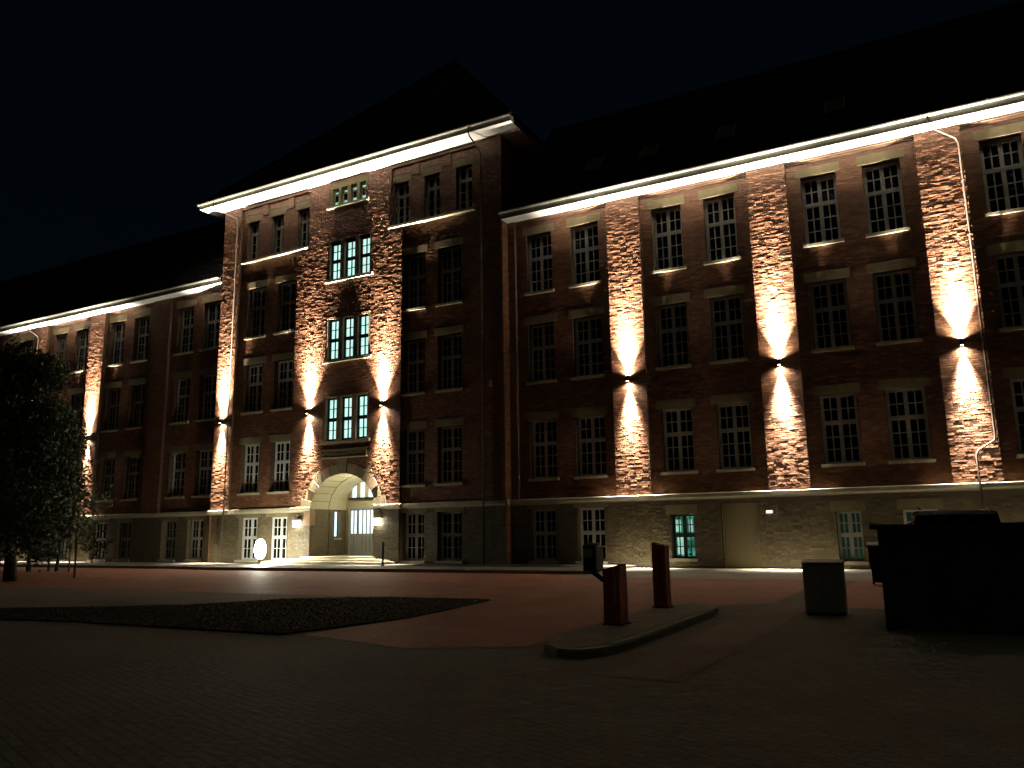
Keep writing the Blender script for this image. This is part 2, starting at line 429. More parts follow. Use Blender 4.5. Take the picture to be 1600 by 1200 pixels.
def eaves(root, xa, xb, yf, yw, zs, zt, ridge_y, ridge_z, skylights=(), ends=(True, True)):
    mb = MB(); mb.box(xa, xb, yf, yw+.4, zs, zs+.03, 'white')
    n = int((xb-xa)/.0001) if False else 0
    for x in np.arange(xa+3.0, xb, 3.0): mb.box(x-.012, x+.012, yf+.01, yw, zs-.006, zs-.0005, 'white')
    mb.build('soffit', root)
    mb = MB(); mb.box(xa, xb, yf-.03, yf-.002, zs-.02, zt, 'white' if False else 'zinc'); mb.build('fascia', root)
    mb = MB(); c = yf-.12; r = .085; cz = zt-.03
    prof = [(c+r*math.cos(a), cz+r*math.sin(a)) for a in np.linspace(math.pi, 2*math.pi, 9)]
    prof += [(c+(r-.012)*math.cos(a), cz+(r-.012)*math.sin(a)) for a in np.linspace(2*math.pi, math.pi, 9)]
    mb.extx(prof, xa, xb, 'zinc', True)
    for x in np.arange(xa+.4, xb, .9): mb.box(x-.015, x+.015, c-r-.004, yf, cz-.01, cz+.004, 'zinc')
    mb.build('gutter', root)
    if ridge_z:
        mb = MB(); t = .12
        e = [(yf-.05, zt+.0), (ridge_y, ridge_z), (2*ridge_y-yf, zt)]
        mb.extx([(e[0][0], e[0][1]), (e[1][0], e[1][1]), (e[2][0], e[2][1]), (e[2][0], e[2][1]-t), (ridge_y, ridge_z-t*1.6), (e[0][0]+.05, e[0][1]-.04)], xa, xb, 'roof')
        rf = mb.build('roof', root)
        sl = (ridge_z-zt)/(ridge_y-yf+.05)
        th = math.atan(sl)
        for (x, y) in skylights:
            m2 = MB(); m2.box(-.39, .39, -.59, .59, 0, .07, 'grey2'); m2.box(-.33, .33, -.53, .53, .071, .085, 'skyglass')
            o = m2.build('roof_window', rf, (x, y, zt+sl*(y-yf+.05)+.01)); o.rotation_euler = (th, 0, 0)
        # the far side walls
    return

# right wing
RX0, RX1 = -16.83, 20.6
wr = empty('school_wing', 'long red brick wing with dark windows right of the tall central block', 'building', (0, 31, 0))
wr.location = (0, 0, 0)
pR = [(-16.83, -16.46)]+[(-11.2+6.03*i-.735, -11.2+6.03*i+.735) for i in range(0, 6)]
wR = [(-15.95, -14.68), (-13.75, -12.42)]
for i in range(0, 5):
    b = -9.97+6.05*i; wR += [(b, b+1.28), (b+2.22, b+3.5)]
gR = [(-15.9, -14.72, *GH), (-13.7, -12.50, *GH), (-9.72, -8.80, .36, 2.05), (-7.73, -6.34, 0.02, 2.42), (-3.66, -2.82, .27, 2.02),
      (-1.50, -0.42, .27, 2.02), (2.3, 3.4, *GH), (4.3, 5.5, *GH), (8.4, 9.6, *GH), (10.4, 11.6, *GH), (14.4, 15.6, *GH), (16.4, 17.6, *GH)]
wing(wr, RX0, RX1, pR, wR, gR)
for (a, b, c, d) in gR:
    if abs(a+7.73) < .01: continue
    if abs(a+9.72) < .01:
        o = window(wr, a, b, c, d, PB, 'base', 'tealroom', lintel=0.38, label='small window glowing green, beside the ochre door', frame='darkframe')
        mb = MB(); mb.box(.10, .30, .042, .048, 1.02, 1.50, 'tealpale'); mb.box(.62, .76, .042, .048, 1.02, 1.50, 'tealpale'); mb.box(.14, .40, .042, .048, .16, .82, 'tealpale')
        mb.tube([(.60, .045, .12), (.62, .045, .34), (.55, .045, .5)], .012, 'black', 6); mb.tube([(.62, .045, .3), (.74, .045, .55)], .01, 'black', 6)
        mb.tube([(.62, .045, .12), (.62, .045, .2)], .06, 'black', 8)
        mb.build('curtain', o)
    else:
        window(wr, a, b, c, d, PB, 'base', 'dim' if a in (-3.66, -1.50) else 'glass', lintel=0.38 if c > .26 else .17)
# ochre metal door
mb = MB(); mb.box(-7.70, -6.37, PB+.10, PB+.15, .03, 2.40, 'olive')
mb.box(-7.73, -7.65, PB+.06, PB+.10, .02, 2.42, 'olive'); mb.box(-6.42, -6.34, PB+.06, PB+.10, .02, 2.42, 'olive'); mb.box(-7.65, -6.42, PB+.06, PB+.10, 2.34, 2.42, 'olive')
d = mb.build('door', wr); d['label'] = 'blank ochre metal door'
mb = MB(); mb.tube([(-6.50+.10*math.cos(a), PB+.03, 1.0+.13*math.sin(a)) for a in np.linspace(-1.8, 1.8, 12)], .018, 'sign', 8)
mb.build('handle', d)
eaves(wr, RX0, RX1, 30.28, PF, 15.57, 15.87, 36.2, 22.75, [(-12.8, 32.0), (-10.2, 32.0), (-6.8, 32.0), (-2.5, 32.0)])
mb = MB(); mb.box(RX1-.3, RX1, PP+.2, 42.1, 0, 15.7, 'brick'); mb.box(RX0, RX1, 41.8, 42.1, 0, 15.7, 'brick'); mb.build('rear_wall', wr)
def downpipe(root, pts, pts2=None, r=.036):
    mb = MB(); mb.tube(pts, r, 'pipe', 10)
    for p, q in zip(pts, pts[1:]):
        if abs(p[0]-q[0]) < .02 and abs(p[1]-q[1]) < .02:
            n = int(abs(p[2]-q[2])/2.0)
            for i in range(1, n+1):
                z = max(p[2], q[2])-i*2.0+.6
                if z < min(p[2], q[2]): continue
                mb.tube([(p[0], p[1], z-.025), (p[0], p[1], z+.025)], r*1.35, 'pipe', 10)
                mb.box(p[0]-.015, p[0]+.015, p[1], p[1]+.12, z-.02, z+.02, 'pipe')
    return mb.build('downpipe', root)
downpipe(wr, [(.62, 30.16, 15.80), (.62, 30.16, 15.55), (.66, 30.24, 15.38), (1.42, 30.72, 14.98), (1.50, 30.80, 14.80), (1.50, 30.80, 4.35), (1.46, 30.79, 4.22), (.98, 30.78, 3.92), (.90, 30.78, 3.78), (.90, 30.72, 2.95), (.90, 30.70, 2.4), (.90, 30.76, 0.05)])

# left wing
wl = empty('school_wing', 'red brick wing receding behind the trees left of the tall central block', 'building')
LX0, LX1 = -76.0, -34.93
pL = [(-40.55-6.02*i-.735 - (0.0 if i == 0 else .06), -40.55-6.02*i+.735-(0.0 if i == 0 else .06)) for i in range(0, 6)]
wL = [(-37.12, -35.78), (-39.30, -37.95), (-43.25, -41.92), (-45.55, -44.2)]
for i in range(0, 5):
    b = -51.35-6.02*i; wL += [(b, b+1.3), (b+2.2, b+3.5)]
gL = [(-37.2, -35.95, *GH), (-39.33, -38.15, *GH), (-43.2, -42.0, *GH), (-45.6, -44.2, *GH)]+[(a, b, *GH) for a, b in wL[4:]]
wing(wl, LX0, LX1, pL, wL, gL)
for (a, b, c, d) in gL: window(wl, a, b, c, d, PB, 'base', lintel=.17)
eaves(wl, LX0, LX1-.0, 30.28, PF, 15.57, 15.87, 36.2, 22.75)
mb = MB(); mb.box(LX0, LX0+.3, PP+.2, 42.1, 0, 15.7, 'brick'); mb.box(LX0, LX1, 41.8, 42.1, 0, 15.7, 'brick'); mb.build('rear_wall', wl)
downpipe(wl, [(-53.1, 30.16, 15.80), (-53.1, 30.16, 15.5), (-53.05, 30.24, 15.3), (-52.75, 30.74, 14.9), (-52.72, 30.82, 14.7), (-52.72, 30.82, 0.05)])

# ------------------------------------------------------------------ central block
tw = empty('entrance_block', 'tall central brick block with pyramid roof and lit arched entrance', 'building')
TX0, TX1, TF, TP = -34.93, -16.83, 30.41, 30.55
TZ = 19.81
CX0, CX1 = -29.27, -22.45
TR = [(3.68, 6.28), (7.98, 10.60), (12.12, 14.90)]
TOP = (16.52, 18.80)
tl = [(-32.95, -31.62), (-30.78, -29.45)]; trr = [(-22.36, -21.18), (-20.42, -19.15)]
ntl = [(-33.22, -32.36), (-31.38, -30.52), (-29.50+.02, -28.68)]; ntr = [(-23.05, -22.17), (-21.22, -20.34), (-19.38, -18.50)]
CW = [(14.35, 16.55), (10.12, 12.38), (6.02, 8.32)]
cw = [(-27.18, -24.30, a, b) for a, b in CW]
four = (-27.15, -24.62, 18.38, 19.66)
AX, AA, AB, AS = -25.87, 1.97, 1.66, 2.74       # arch centre, half width, rise, springing
ring = .52
def in_arch(u, z): 
    if z < AS: return abs(u-AX) < AA+ring*.9
    return ((u-AX)/(AA+ring))**2+((z-AS)/(AB+ring))**2 < 1.0
regs, bm_ = [], MB()
# central bay is flush; top-row narrow windows cut into the central bay on both sides
def seg(x0, x1, z0, z1, pl, ops, topfree=True, cover=()):
    bed(bm_, x0, x1, z0, z1, pl, ops, 'mortar')
    regs.append((x0, x1, z0, z1, pl, list(ops)+list(cover)))
def lint(ops, h=.4): return [(a-.17, b+.17, d, d+h) for a, b, c, d in ops]
c_ops = cw+[four]
arch_op = (AX-AA-ring, AX+AA+ring, Z1, AS+AB+ring)
o_top = [(a, b, *TOP) for a, b in ntl+ntr]
# lower part up to 16.3
seg(CX0, CX1, Z1, 16.3, TF, [cw[1], cw[2], (cw[0][0], cw[0][1], cw[0][2], 16.3), ], cover=[])
# cut the arch from the central bay brick list with a predicate below
lo = [(a, b, z0, z1) for (a, b) in tl for z0, z1 in TR]; ro = [(a, b, z0, z1) for (a, b) in trr for z0, z1 in TR]
PR0 = -18.15
seg(-33.62, CX0, Z1, 16.3, TP, lo, cover=lint(lo, .36)); seg(CX1, PR0, Z1, 16.3, TP, ro, cover=lint(ro, .36))
seg(TX0, -33.62, Z1, TZ, TF, []); seg(PR0, TX1, Z1, TZ, TF, [])
seg(-28.45, CX1-.7, 16.3, TZ, TF, [(cw[0][0], cw[0][1], 16.3, cw[0][3]), four])
tlo = [o for o in o_top if o[0] < -28]; tro = [o for o in o_top if o[0] > -24]
seg(-33.62, -28.45, 16.3, 19.62, TP, tlo, cover=lint(tlo, .42)); seg(CX1-.7, PR0, 16.3, 19.62, TP, tro, cover=lint(tro, .42))
for a, b in ((-33.62, -28.45), (CX1-.7, PR0)):
    bm_.box(a, b, TF+.02, TP+.05, 19.62, TZ, 'mortar'); regs.append((a, b, 19.62, TZ, TF+.02, []))
# pilaster strips between the narrow top windows
for a, b in ((-32.1, -31.65), (-30.25, -29.75), (-21.9, -21.5), (-20.1, -19.65)):
    bm_.box(a, b, TP-.06, TP+.01, 19.0, 19.62, 'mortar'); regs.append((a, b, 19.0, 19.62, TP-.06, []))
for x, y0, y1 in ((-33.62, TF, TP), (CX0, TP, TF), (CX1, TF, TP), (PR0, TP, TF)):
    bm_.poly([(x, y0, Z1), (x, y1, Z1), (x, y1, TZ if abs(x-CX0) > .1 and abs(x-CX1) > .1 else 16.3), (x, y0, TZ if abs(x-CX0) > .1 and abs(x-CX1) > .1 else 16.3)], 'mortar')
for x, y0, y1 in ((-28.45, TP, TF), (CX1-.7, TF, TP)):
    bm_.poly([(x, y0, 16.3), (x, y1, 16.3), (x, y1, TZ), (x, y0, TZ)], 'mortar')
bm_.box(CX1-.7, CX1, TF+.001, TP, 16.28, 16.31, 'mortar'); bm_.box(CX0, -28.45, TF+.001, TP, 16.28, 16.31, 'mortar')
# remove the bed faces in front of the arch: rebuild the lowest central band by columns
keep = []
for i, f in enumerate(bm_.f):
    P = [bm_.v[j] for j in f]
    if all(abs(p[1]-TF) < 1e-6 for p in P) and min(p[2] for p in P) < Z1+.01 and max(p[2] for p in P) < 6.1 and min(p[0] for p in P) >= CX0-.01 and max(p[0] for p in P) <= CX1+.01: continue
    keep.append(i)
bm_.f = [bm_.f[i] for i in keep]; bm_.m = [bm_.m[i] for i in keep]; bm_.smooth = [bm_.smooth[i] for i in keep]
NS = 60; rx = AA+ring-.03
bm_.poly([(CX0, TF, Z1), (AX-rx, TF, Z1), (AX-rx, TF, 6.02), (CX0, TF, 6.02)], 'mortar')
bm_.poly([(AX+rx, TF, Z1), (CX1, TF, Z1), (CX1, TF, 6.02), (AX+rx, TF, 6.02)], 'mortar')
def arz(x, a, b): return AS+b*math.sqrt(max(0, 1-((x-AX)/a)**2))
for i in range(NS):
    x0 = AX-rx+2*rx*i/NS; x1 = AX-rx+2*rx*(i+1)/NS
    bm_.poly([(x0, TF, arz(x0, rx, AB+ring-.03)), (x1, TF, arz(x1, rx, AB+ring-.03)), (x1, TF, 6.02), (x0, TF, 6.02)], 'mortar')
V, F = brickwork(regs, 0.0055, 0.0030, blocked=lambda u, z: z < 5.2 and CX0 < u < CX1 and in_arch(u, z))
link('brick_wall', wallmesh('brick_wall', V, F, 0, 'brick', bm_), tw)
# side wall facing right and the hidden left one
mb = MB(); mb.poly([(TX1, TF, 0), (TX1, 51, 0), (TX1, 51, TZ), (TX1, TF, TZ)], 'mortar')
V, F = brickwork([(TF, 51, 0, TZ, -TX1, [])], 0.012, 0.010, kind='side')
F = F[:, ::-1]
link('side_wall', wallmesh('side_wall', V, F, 0, 'brick', mb), tw)
mb = MB(); mb.poly([(TX0, TF, 0), (TX0, TF, TZ), (TX0, 51, TZ), (TX0, 51, 0)], 'brick'); mb.poly([(TX0, 51, 0), (TX0, 51, TZ), (TX1, 51, TZ), (TX1, 51, 0)], 'brick')
mb.build('rear_wall', tw)
# ground storey of the block
gops_l = [(-32.85, -31.50, *GH), (-30.75, -29.45, *GH)]; gops_r = [(-22.33, -21.15, *GH), (-20.40, -19.15, *GH)]
mb = MB(); TB = TF-.03
portal = (AX-AA, AX+AA, 0, ZS)
bed(mb, CX0, CX1, 0, ZS, TB, [portal], 'mortar2', 0.1)
bed(mb, TX0, CX0, 0, ZS, TP-.03, gops_l, 'mortar2'); bed(mb, CX1, TX1, 0, ZS, TP-.03, gops_r, 'mortar2')
mb.poly([(CX1, TB, 0), (CX1, TP-.03, 0), (CX1, TP-.03, ZS), (CX1, TB, ZS)], 'mortar2'); mb.poly([(CX0, TP-.03, 0), (CX0, TB, 0), (CX0, TB, ZS), (CX0, TP-.03, ZS)], 'mortar2')
V, F = brickwork([(CX0, CX1, 0, ZS, TB, [portal]), (TX0, CX0, 0, ZS, TP-.03, gops_l+lint(gops_l, .3)), (CX1, TX1, 0, ZS, TP-.03, gops_r+lint(gops_r, .3))], 0.010, 0.014)
link('base_wall', wallmesh('base_wall', V, F, 0, 'plinth', mb), tw)
mb = MB()
for a, b, p in ((TX0-.10, -33.5, TB), (-33.5, CX0-.08, TP-.05), (CX0-.08, AX-AA, TB), (None, 0, 0), (AX+AA, CX1+.08, TB), (CX1+.08, TX1+.10, TP-.05)):
    if a is None: mb.build('string_course', tw); mb = MB(); continue
    n = max(1, round((b-a)/2.0)); s = (b-a)/n
    for i in range(n): mb.extx([(p-.08, ZS+.10), (p-.08, Z1-.03), (TP+.04, Z1+.02), (TP+.04, ZS-.002), (p-.01, ZS-.002), (p-.01, ZS+.05)], a+i*s+.003, a+(i+1)*s-.003, 'stone2')
mb.build('string_course', tw)
for a, b in tl+trr:
    for z0, z1 in TR: window(tw, a, b, z0, z1, TP, 'tall')
for (a, b, c, d) in gops_l+gops_r: window(tw, a, b, c, d, TP-.03, 'base', lintel=.17)
for a, b in ntl+ntr: window(tw, a, b, *TOP, TP, 'narrow', lintel=.40, sill=False)
for a, b in ((-33.5, -28.55), (-23.3, -18.3)):
    mb = MB(); mb.box(a, b, TF-.10, TP+.15, TOP[0]-.11, TOP[0]+.012, 'stone2'); mb.build('sill', tw)
# triple stair windows and the four-light one
def multi(x0, x1, z0, z1, n, side, mull, stone, glass, kind, label, sillk='stone2'):
    mb = MB(); y0, y1 = TF-.012, TF+.24; w = (x1-x0-2*side-(n-1)*mull)/n
    if stone == 'stone':
        top, bot = .30, .0
    else: top, bot = .10, .0
    mb.box(x0, x1, y0, y1, z1-top, z1, stone)
    xs = []
    x = x0
    mb.box(x0, x0+side, y0+.003, y1, z0, z1-top, stone); x = x0+side
    for i in range(n):
        xs.append(x); x += w
        m_ = side if i == n-1 else mull
        mb.box(x, x+m_, y0+.003, y1, z0, z1-top, stone); x += m_
    o = mb.build('window', tw); o['label'] = label
    m2 = MB(); m2.box(x0-.12, x1+.10, TF-.13, TF+.2, z0-.12, z0+.005, sillk); m2.build('sill', o)
    for xx in xs:
        m3 = MB(); h = z1-top-z0; yf = TF+.16; k = 'darkframe' if stone != 'stone' else 'frame'
        if kind == 'triple':
            t = .075
            m3.box(xx, xx+w, yf, yf+.06, z0, z0+.14, k); m3.box(xx, xx+w, yf, yf+.06, z0+h-.09, z0+h, k)
            m3.box(xx, xx+t, yf+.001, yf+.06, z0+.14, z0+h-.09, k); m3.box(xx+w-t, xx+w, yf+.001, yf+.06, z0+.14, z0+h-.09, k)
            m3.box(xx+t, xx+w-t, yf-.01, yf+.055, z0+h*.5-.09, z0+h*.5+.09, k)
            m3.box(xx+w/2-.028, xx+w/2+.028, yf+.005, yf+.05, z0+.14, z0+h*.5-.09, k); m3.box(xx+w/2-.028, xx+w/2+.028, yf+.005, yf+.05, z0+h*.5+.09, z0+h-.09, k)
            for zz in (z0+.14+(h*.5-.23)/2, z0+h*.5+.09+(h*.5-.18)/2):
                m3.box(xx+t, xx+w/2-.028, yf+.01, yf+.045, zz-.018, zz+.018, k); m3.box(xx+w/2+.028, xx+w-t, yf+.01, yf+.045, zz-.018, zz+.018, k)
        else:
            m3.box(xx, xx+.05, yf, yf+.05, z0, z0+h, 'stone2'); m3.box(xx+w-.05, xx+w, yf, yf+.05, z0, z0+h, 'stone2')
            m3.box(xx+.05, xx+w-.05, yf, yf+.05, z0, z0+.05, 'stone2'); m3.box(xx+.05, xx+w-.05, yf, yf+.05, z0+h*.68, z0+h*.68+.05, 'stone2'); m3.box(xx+.05, xx+w-.05, yf, yf+.05, z0+h-.05, z0+h, 'stone2')
        m3.build('casement', o)
        m4 = MB()
        if kind == 'triple': m4.box(xx+.02, xx+w-.02, yf+.07, yf+.08, z0+.02, z0+h-.02, glass)
        else:
            m4.box(xx+.02, xx+w-.02, yf+.07, yf+.08, z0+.02, z0+h*.34, glass); m4.box(xx+.02, xx+w-.02, yf+.071, yf+.08, z0+h*.34, z0+h-.02, 'glass')
            m4.box(xx+.05, xx+w-.05, yf+.055, yf+.068, z0+h*.80, z0+h*.90, glass)
        m4.build('pane', o)
lab = ['lit teal triple window below the eaves window', 'lit teal triple window, middle one of the stair', 'lit teal triple window above the entrance']
for (a, b, c, d), l in zip(cw, lab): multi(a, b, c, d, 3, .14, .27, 'stone' if False else 'redstone', 'teal', 'triple', l)
multi(four[0], four[1], four[2], four[3], 4, .15, .17, 'stone', 'tealpale', 'vent', 'small pale four-light stone window just under the eaves')
# carved band above the entrance
mb = MB(); bx0, bx1, bz0, bz1 = -27.15, -24.35, 5.16, 5.56
mb.box(bx0, bx1, TF-.12, TF+.05, bz0, bz0+.06, 'stone2'); mb.box(bx0+.05, bx1-.05, TF-.06, TF+.05, bz0+.06, bz1, 'stone'); mb.box(bx0, bx1, TF-.09, TF+.05, bz1, bz1+.05, 'stone')
x = bx0+.14; i = 0
while x < bx1-.14:
    rr = .05+.02*((i*7) % 3)/2; zc = bz0+.22+.03*math.sin(i*1.9)
    mb.tube([(x+rr*math.cos(a), TF-.075, zc+rr*1.3*math.sin(a)) for a in np.linspace(0.4*i, 0.4*i+4.6, 9)], .014, 'stone2', 6)
    mb.lathe([(0.0, zc+.03), (.02, zc+.015), (.02, zc-.015), (0, zc-.03)], x, TF-.08, 'stone2', 6)
    x += .15; i += 1
mb.build('carved_band', tw)
# arch ring
NV = 13
for i in range(NV):
    pass
mb = MB(); stepa = math.pi/NV
for i in range(NV):
    a0, a1 = math.pi-i*stepa-.006, math.pi-(i+1)*stepa+.006
    ro_ = ring+(0.16 if i % 3 == 0 else -.02); pr = .035 if i % 2 == 0 else .015; k = ('stone', 'redstone', 'stone')[i % 3]
    ns = 5; A = np.linspace(a0, a1, ns)
    for j in range(ns-1):
        p = lambda a, q: (AX+(AA+q)*math.cos(a), AS+(AB+q)*math.sin(a))
        i0, i1, o1, o0 = p(A[j], 0), p(A[j+1], 0), p(A[j+1], ro_), p(A[j], ro_)
        y = TF-pr
        mb.poly([(i0[0], y, i0[1]), (o0[0], y, o0[1]), (o1[0], y, o1[1]), (i1[0], y, i1[1])], k)
        mb.poly([(i0[0], y, i0[1]), (i1[0], y, i1[1]), (i1[0], TF+1.3, i1[1]), (i0[0], TF+1.3, i0[1])], 'plaster')
        mb.poly([(o0[0], y, o0[1]), (o0[0], TF+.02, o0[1]), (o1[0], TF+.02, o1[1]), (o1[0], y, o1[1])], k)
    for a, rv in ((a0, 1), (a1, -1)):
        q0, q1 = p(a, 0), p(a, ro_)
        mb.poly([(q0[0], y, q0[1]), (q0[0], TF+.02, q0[1]), (q1[0], TF+.02, q1[1]), (q1[0], y, q1[1])][::rv], k)
# spring stones
for sx in (-1, 1):
    xx = AX+sx*(AA+.17)
    mb.box(min(AX+sx*(AA-.012), AX+sx*(AA+.40)), max(AX+sx*(AA-.012), AX+sx*(AA+.40)), TB-.045, TF+.3, 1.95, 2.75, 'redstone' if sx < 0 else 'stone')
mb.build('arch', tw)
# porch interior
PD = 33.05; LZ = .45
mb = MB()
for sx in (-1, 1):
    x = AX+sx*AA
    q = [(x, TF+.05, LZ), (x, TF+1.35, LZ), (x, TF+1.35, AS), (x, TF+.05, AS)]; mb.poly(q if sx < 0 else q[::-1], 'mortar2')
V, F = None, None
xl = AX-AA+.03; wy0, wy1, wz0, wz1 = 32.15, 32.62, 1.32, 2.72
for (y0, y1, z0, z1) in ((TF+1.35, wy0, LZ, AS), (wy1, PD, LZ, AS), (wy0, wy1, LZ, wz0), (wy0, wy1, wz1, AS)):
    mb.poly([(xl, y0, z0), (xl, y1, z0), (xl, y1, z1), (xl, y0, z1)], 'mortar2')
mb.poly([(xl, wy0, wz0), (xl-.25, wy0, wz0), (xl-.25, wy0, wz1), (xl, wy0, wz1)], 'stone'); mb.poly([(xl, wy1, wz0), (xl, wy1, wz1), (xl-.25, wy1, wz1), (xl-.25, wy1, wz0)], 'stone')
mb.poly([(xl, wy0, wz1), (xl-.25, wy0, wz1), (xl-.25, wy1, wz1), (xl, wy1, wz1)], 'stone')
mb.box(xl-.2, xl+.05, wy0-.05, wy1+.05, wz0-.09, wz0, 'stone2')
mb.poly([(-AX*0+AX+AA-.03, TF+1.35, LZ), (AX+AA-.03, TF+1.35, AS), (AX+AA-.03, PD, AS), (AX+AA-.03, PD, LZ)], 'mortar2')
# vault and tympanum
for i in range(24):
    a0, a1 = math.pi*i/24, math.pi*(i+1)/24; A_, B_ = AA-.03, AB-.02
    mb.poly([(AX+A_*math.cos(a0), TF+1.30, AS+B_*math.sin(a0)), (AX+A_*math.cos(a0), PD, AS+B_*math.sin(a0)), (AX+A_*math.cos(a1), PD, AS+B_*math.sin(a1)), (AX+A_*math.cos(a1), TF+1.30, AS+B_*math.sin(a1))], 'plaster', True)
mb.poly([(AX-AA, PD, LZ), (AX+AA, PD, LZ), (AX+AA, PD, 4.5), (AX-AA, PD, 4.5)], 'plaster')
mb.build('porch', tw)
mb = MB(); mb.box(xl-.24, xl-.20, wy0+.02, wy1-.02, wz0, wz1, 'darkframe'); mb.box(xl-.198, xl-.19, wy0+.20, wy1-.08, wz0+.08, wz1-.08, 'hall')
o = mb.build('side_window', tw)
# double door
dx0, dx1, dz1 = AX-1.62, AX+1.62, 2.78
mb = MB(); mb.box(dx0-.1, dx0, PD-.10, PD-.002, LZ, dz1+.1, 'door'); mb.box(dx1, dx1+.1, PD-.10, PD-.002, LZ, dz1+.1, 'door'); mb.box(dx0, dx1, PD-.10, PD-.002, dz1, dz1+.1, 'door')
dd = mb.build('entrance_door', tw); dd['label'] = 'grey double door with tall lit glass strips'
for (a, b) in ((dx0, dx0+.50), (dx0+.52, AX-.01), (AX+.01, dx1-.52), (dx1-.50, dx1)):
    m2 = MB(); zg = 1.52; y = PD-.07
    m2.box(a, b, y, y+.04, LZ+.01, zg, 'door'); m2.box(a, b, y, y+.04, dz1-.08, dz1-.002, 'door'); m2.box(a, a+.06, y, y+.04, zg, dz1-.08, 'door'); m2.box(b-.06, b, y, y+.04, zg, dz1-.08, 'door')
    w_ = b-a; nb = 1 if w_ < .6 else 3
    for i in range(1, nb+1): xx = a+.06+(w_-.12)*i/(nb+1); m2.box(xx-.03, xx+.03, y-.005, y+.035, zg, dz1-.08, 'door')
    for i in range(1, nb+1): xx = a+.06+(w_-.12)*i/(nb+1); m2.box(xx-.008, xx+.008, y-.008, y, LZ+.15, zg-.12, 'black')
    lf = m2.build('door_leaf', dd)
    m3 = MB(); m3.box(a+.05, b-.05, y+.041, y+.05, zg, dz1-.08, 'hall'); m3.build('pane', lf)
m2 = MB(); m2.tube([(AX-.07, PD-.12, 1.25), (AX-.07, PD-.12, 1.75)], .014, 'black', 8); m2.box(AX-.08, AX-.06, PD-.12, PD-.06, 1.28, 1.31, 'black'); m2.box(AX-.08, AX-.06, PD-.12, PD-.06, 1.69, 1.72, 'black'); m2.build('handle', dd)
# fanlight: four lights between stone bars
mb = MB(); n = 6; fx0, fx1, fz0, fz1 = AX-1.60, AX+1.60, 3.36, 4.12
mb.box(fx0-.08, fx1+.08, PD-.14, PD-.003, fz0-.10, fz0, 'darkframe'); 
for i in range(n+1):
    xx = fx0+(fx1-fx0)*i/n; mb.box(xx-.10, xx+.10, PD-.13, PD-.003, fz0, fz1+.02, 'stone2')
mb.box(fx0-.1, fx1+.1, PD-.12, PD-.003, fz1+.02, fz1+.12, 'stone2')
fl = mb.build('fanlight', tw)
m2 = MB(); m2.box(fx0, fx1, PD-.05, PD-.01, fz0, fz1, 'hall'); m2.build('pane', fl)
# roof of the block, hipped to a point
yf = 29.46; ex0, ex1, ey1 = TX0-1.02, TX1+1.03, 51.9; zt = 20.08
mb = MB()
mb.box(ex0, ex1, yf, TF+.2, TZ, TZ+.03, 'white'); mb.box(TX1-.2, ex1, TF+.2, ey1, TZ, TZ+.03, 'white'); mb.box(ex0, TX0+.2, TF+.2, ey1, TZ, TZ+.03, 'white'); mb.box(TX0, TX1, ey1-1.2, ey1, TZ+.001, TZ+.031, 'white')
for x in np.arange(ex0+3, ex1, 3.0): mb.box(x-.012, x+.012, yf+.01, TF, TZ-.006, TZ-.0005, 'white')
mb.build('soffit', tw)
mb = MB(); mb.box(ex0, ex1, yf-.03, yf-.002, TZ-.02, zt, 'zinc'); mb.box(ex1+.002, ex1+.03, yf-.03, ey1, TZ-.02, zt, 'zinc'); mb.box(ex0-.03, ex0-.002, yf-.03, ey1, TZ-.02, zt, 'zinc'); mb.build('fascia', tw)
mb = MB(); c = yf-.12; r = .085; cz = zt-.03
prof = [(c+r*math.cos(a), cz+r*math.sin(a)) for a in np.linspace(math.pi, 2*math.pi, 9)]+[(c+(r-.012)*math.cos(a), cz+(r-.012)*math.sin(a)) for a in np.linspace(2*math.pi, math.pi, 9)]
mb.extx(prof, ex0-.05, ex1+.05, 'zinc', True)
for x in np.arange(ex0+.4, ex1, .9): mb.box(x-.015, x+.015, c-r-.004, yf, cz-.01, cz+.004, 'zinc')
mb.build('gutter', tw)
ap = (AX, 40.67, 32.1); e = .06
cr = [(ex0-e, yf-e, zt), (ex1+e, yf-e, zt), (ex1+e, ey1+e, zt), (ex0-e, ey1+e, zt)]
mb = MB()
for i in range(4): mb.poly([cr[i], cr[(i+1) % 4], ap], 'roof')
mb.poly([(p[0], p[1], zt-.03) for p in cr[::-1]], 'roof')
for i in range(4): mb.tube([Vector(cr[i])+Vector((0, 0, .04)), Vector(ap)+Vector((0, 0, .04))], .07, 'roof', 8)
mb.build('roof', tw)
downpipe(tw, [(-34.75, 29.34, 20.05), (-34.75, 29.34, 19.75), (-34.70, 29.42, 19.6), (-33.86, 30.22, 19.15), (-33.80, 30.30, 18.95), (-33.80, 30.30, 0.05)])
downpipe(tw, [(-17.95, 29.34, 20.05), (-17.95, 29.34, 19.75), (-17.95, 29.42, 19.6), (-17.88, 30.22, 19.15), (-17.87, 30.30, 18.95), (-17.87, 30.30, 0.05)])

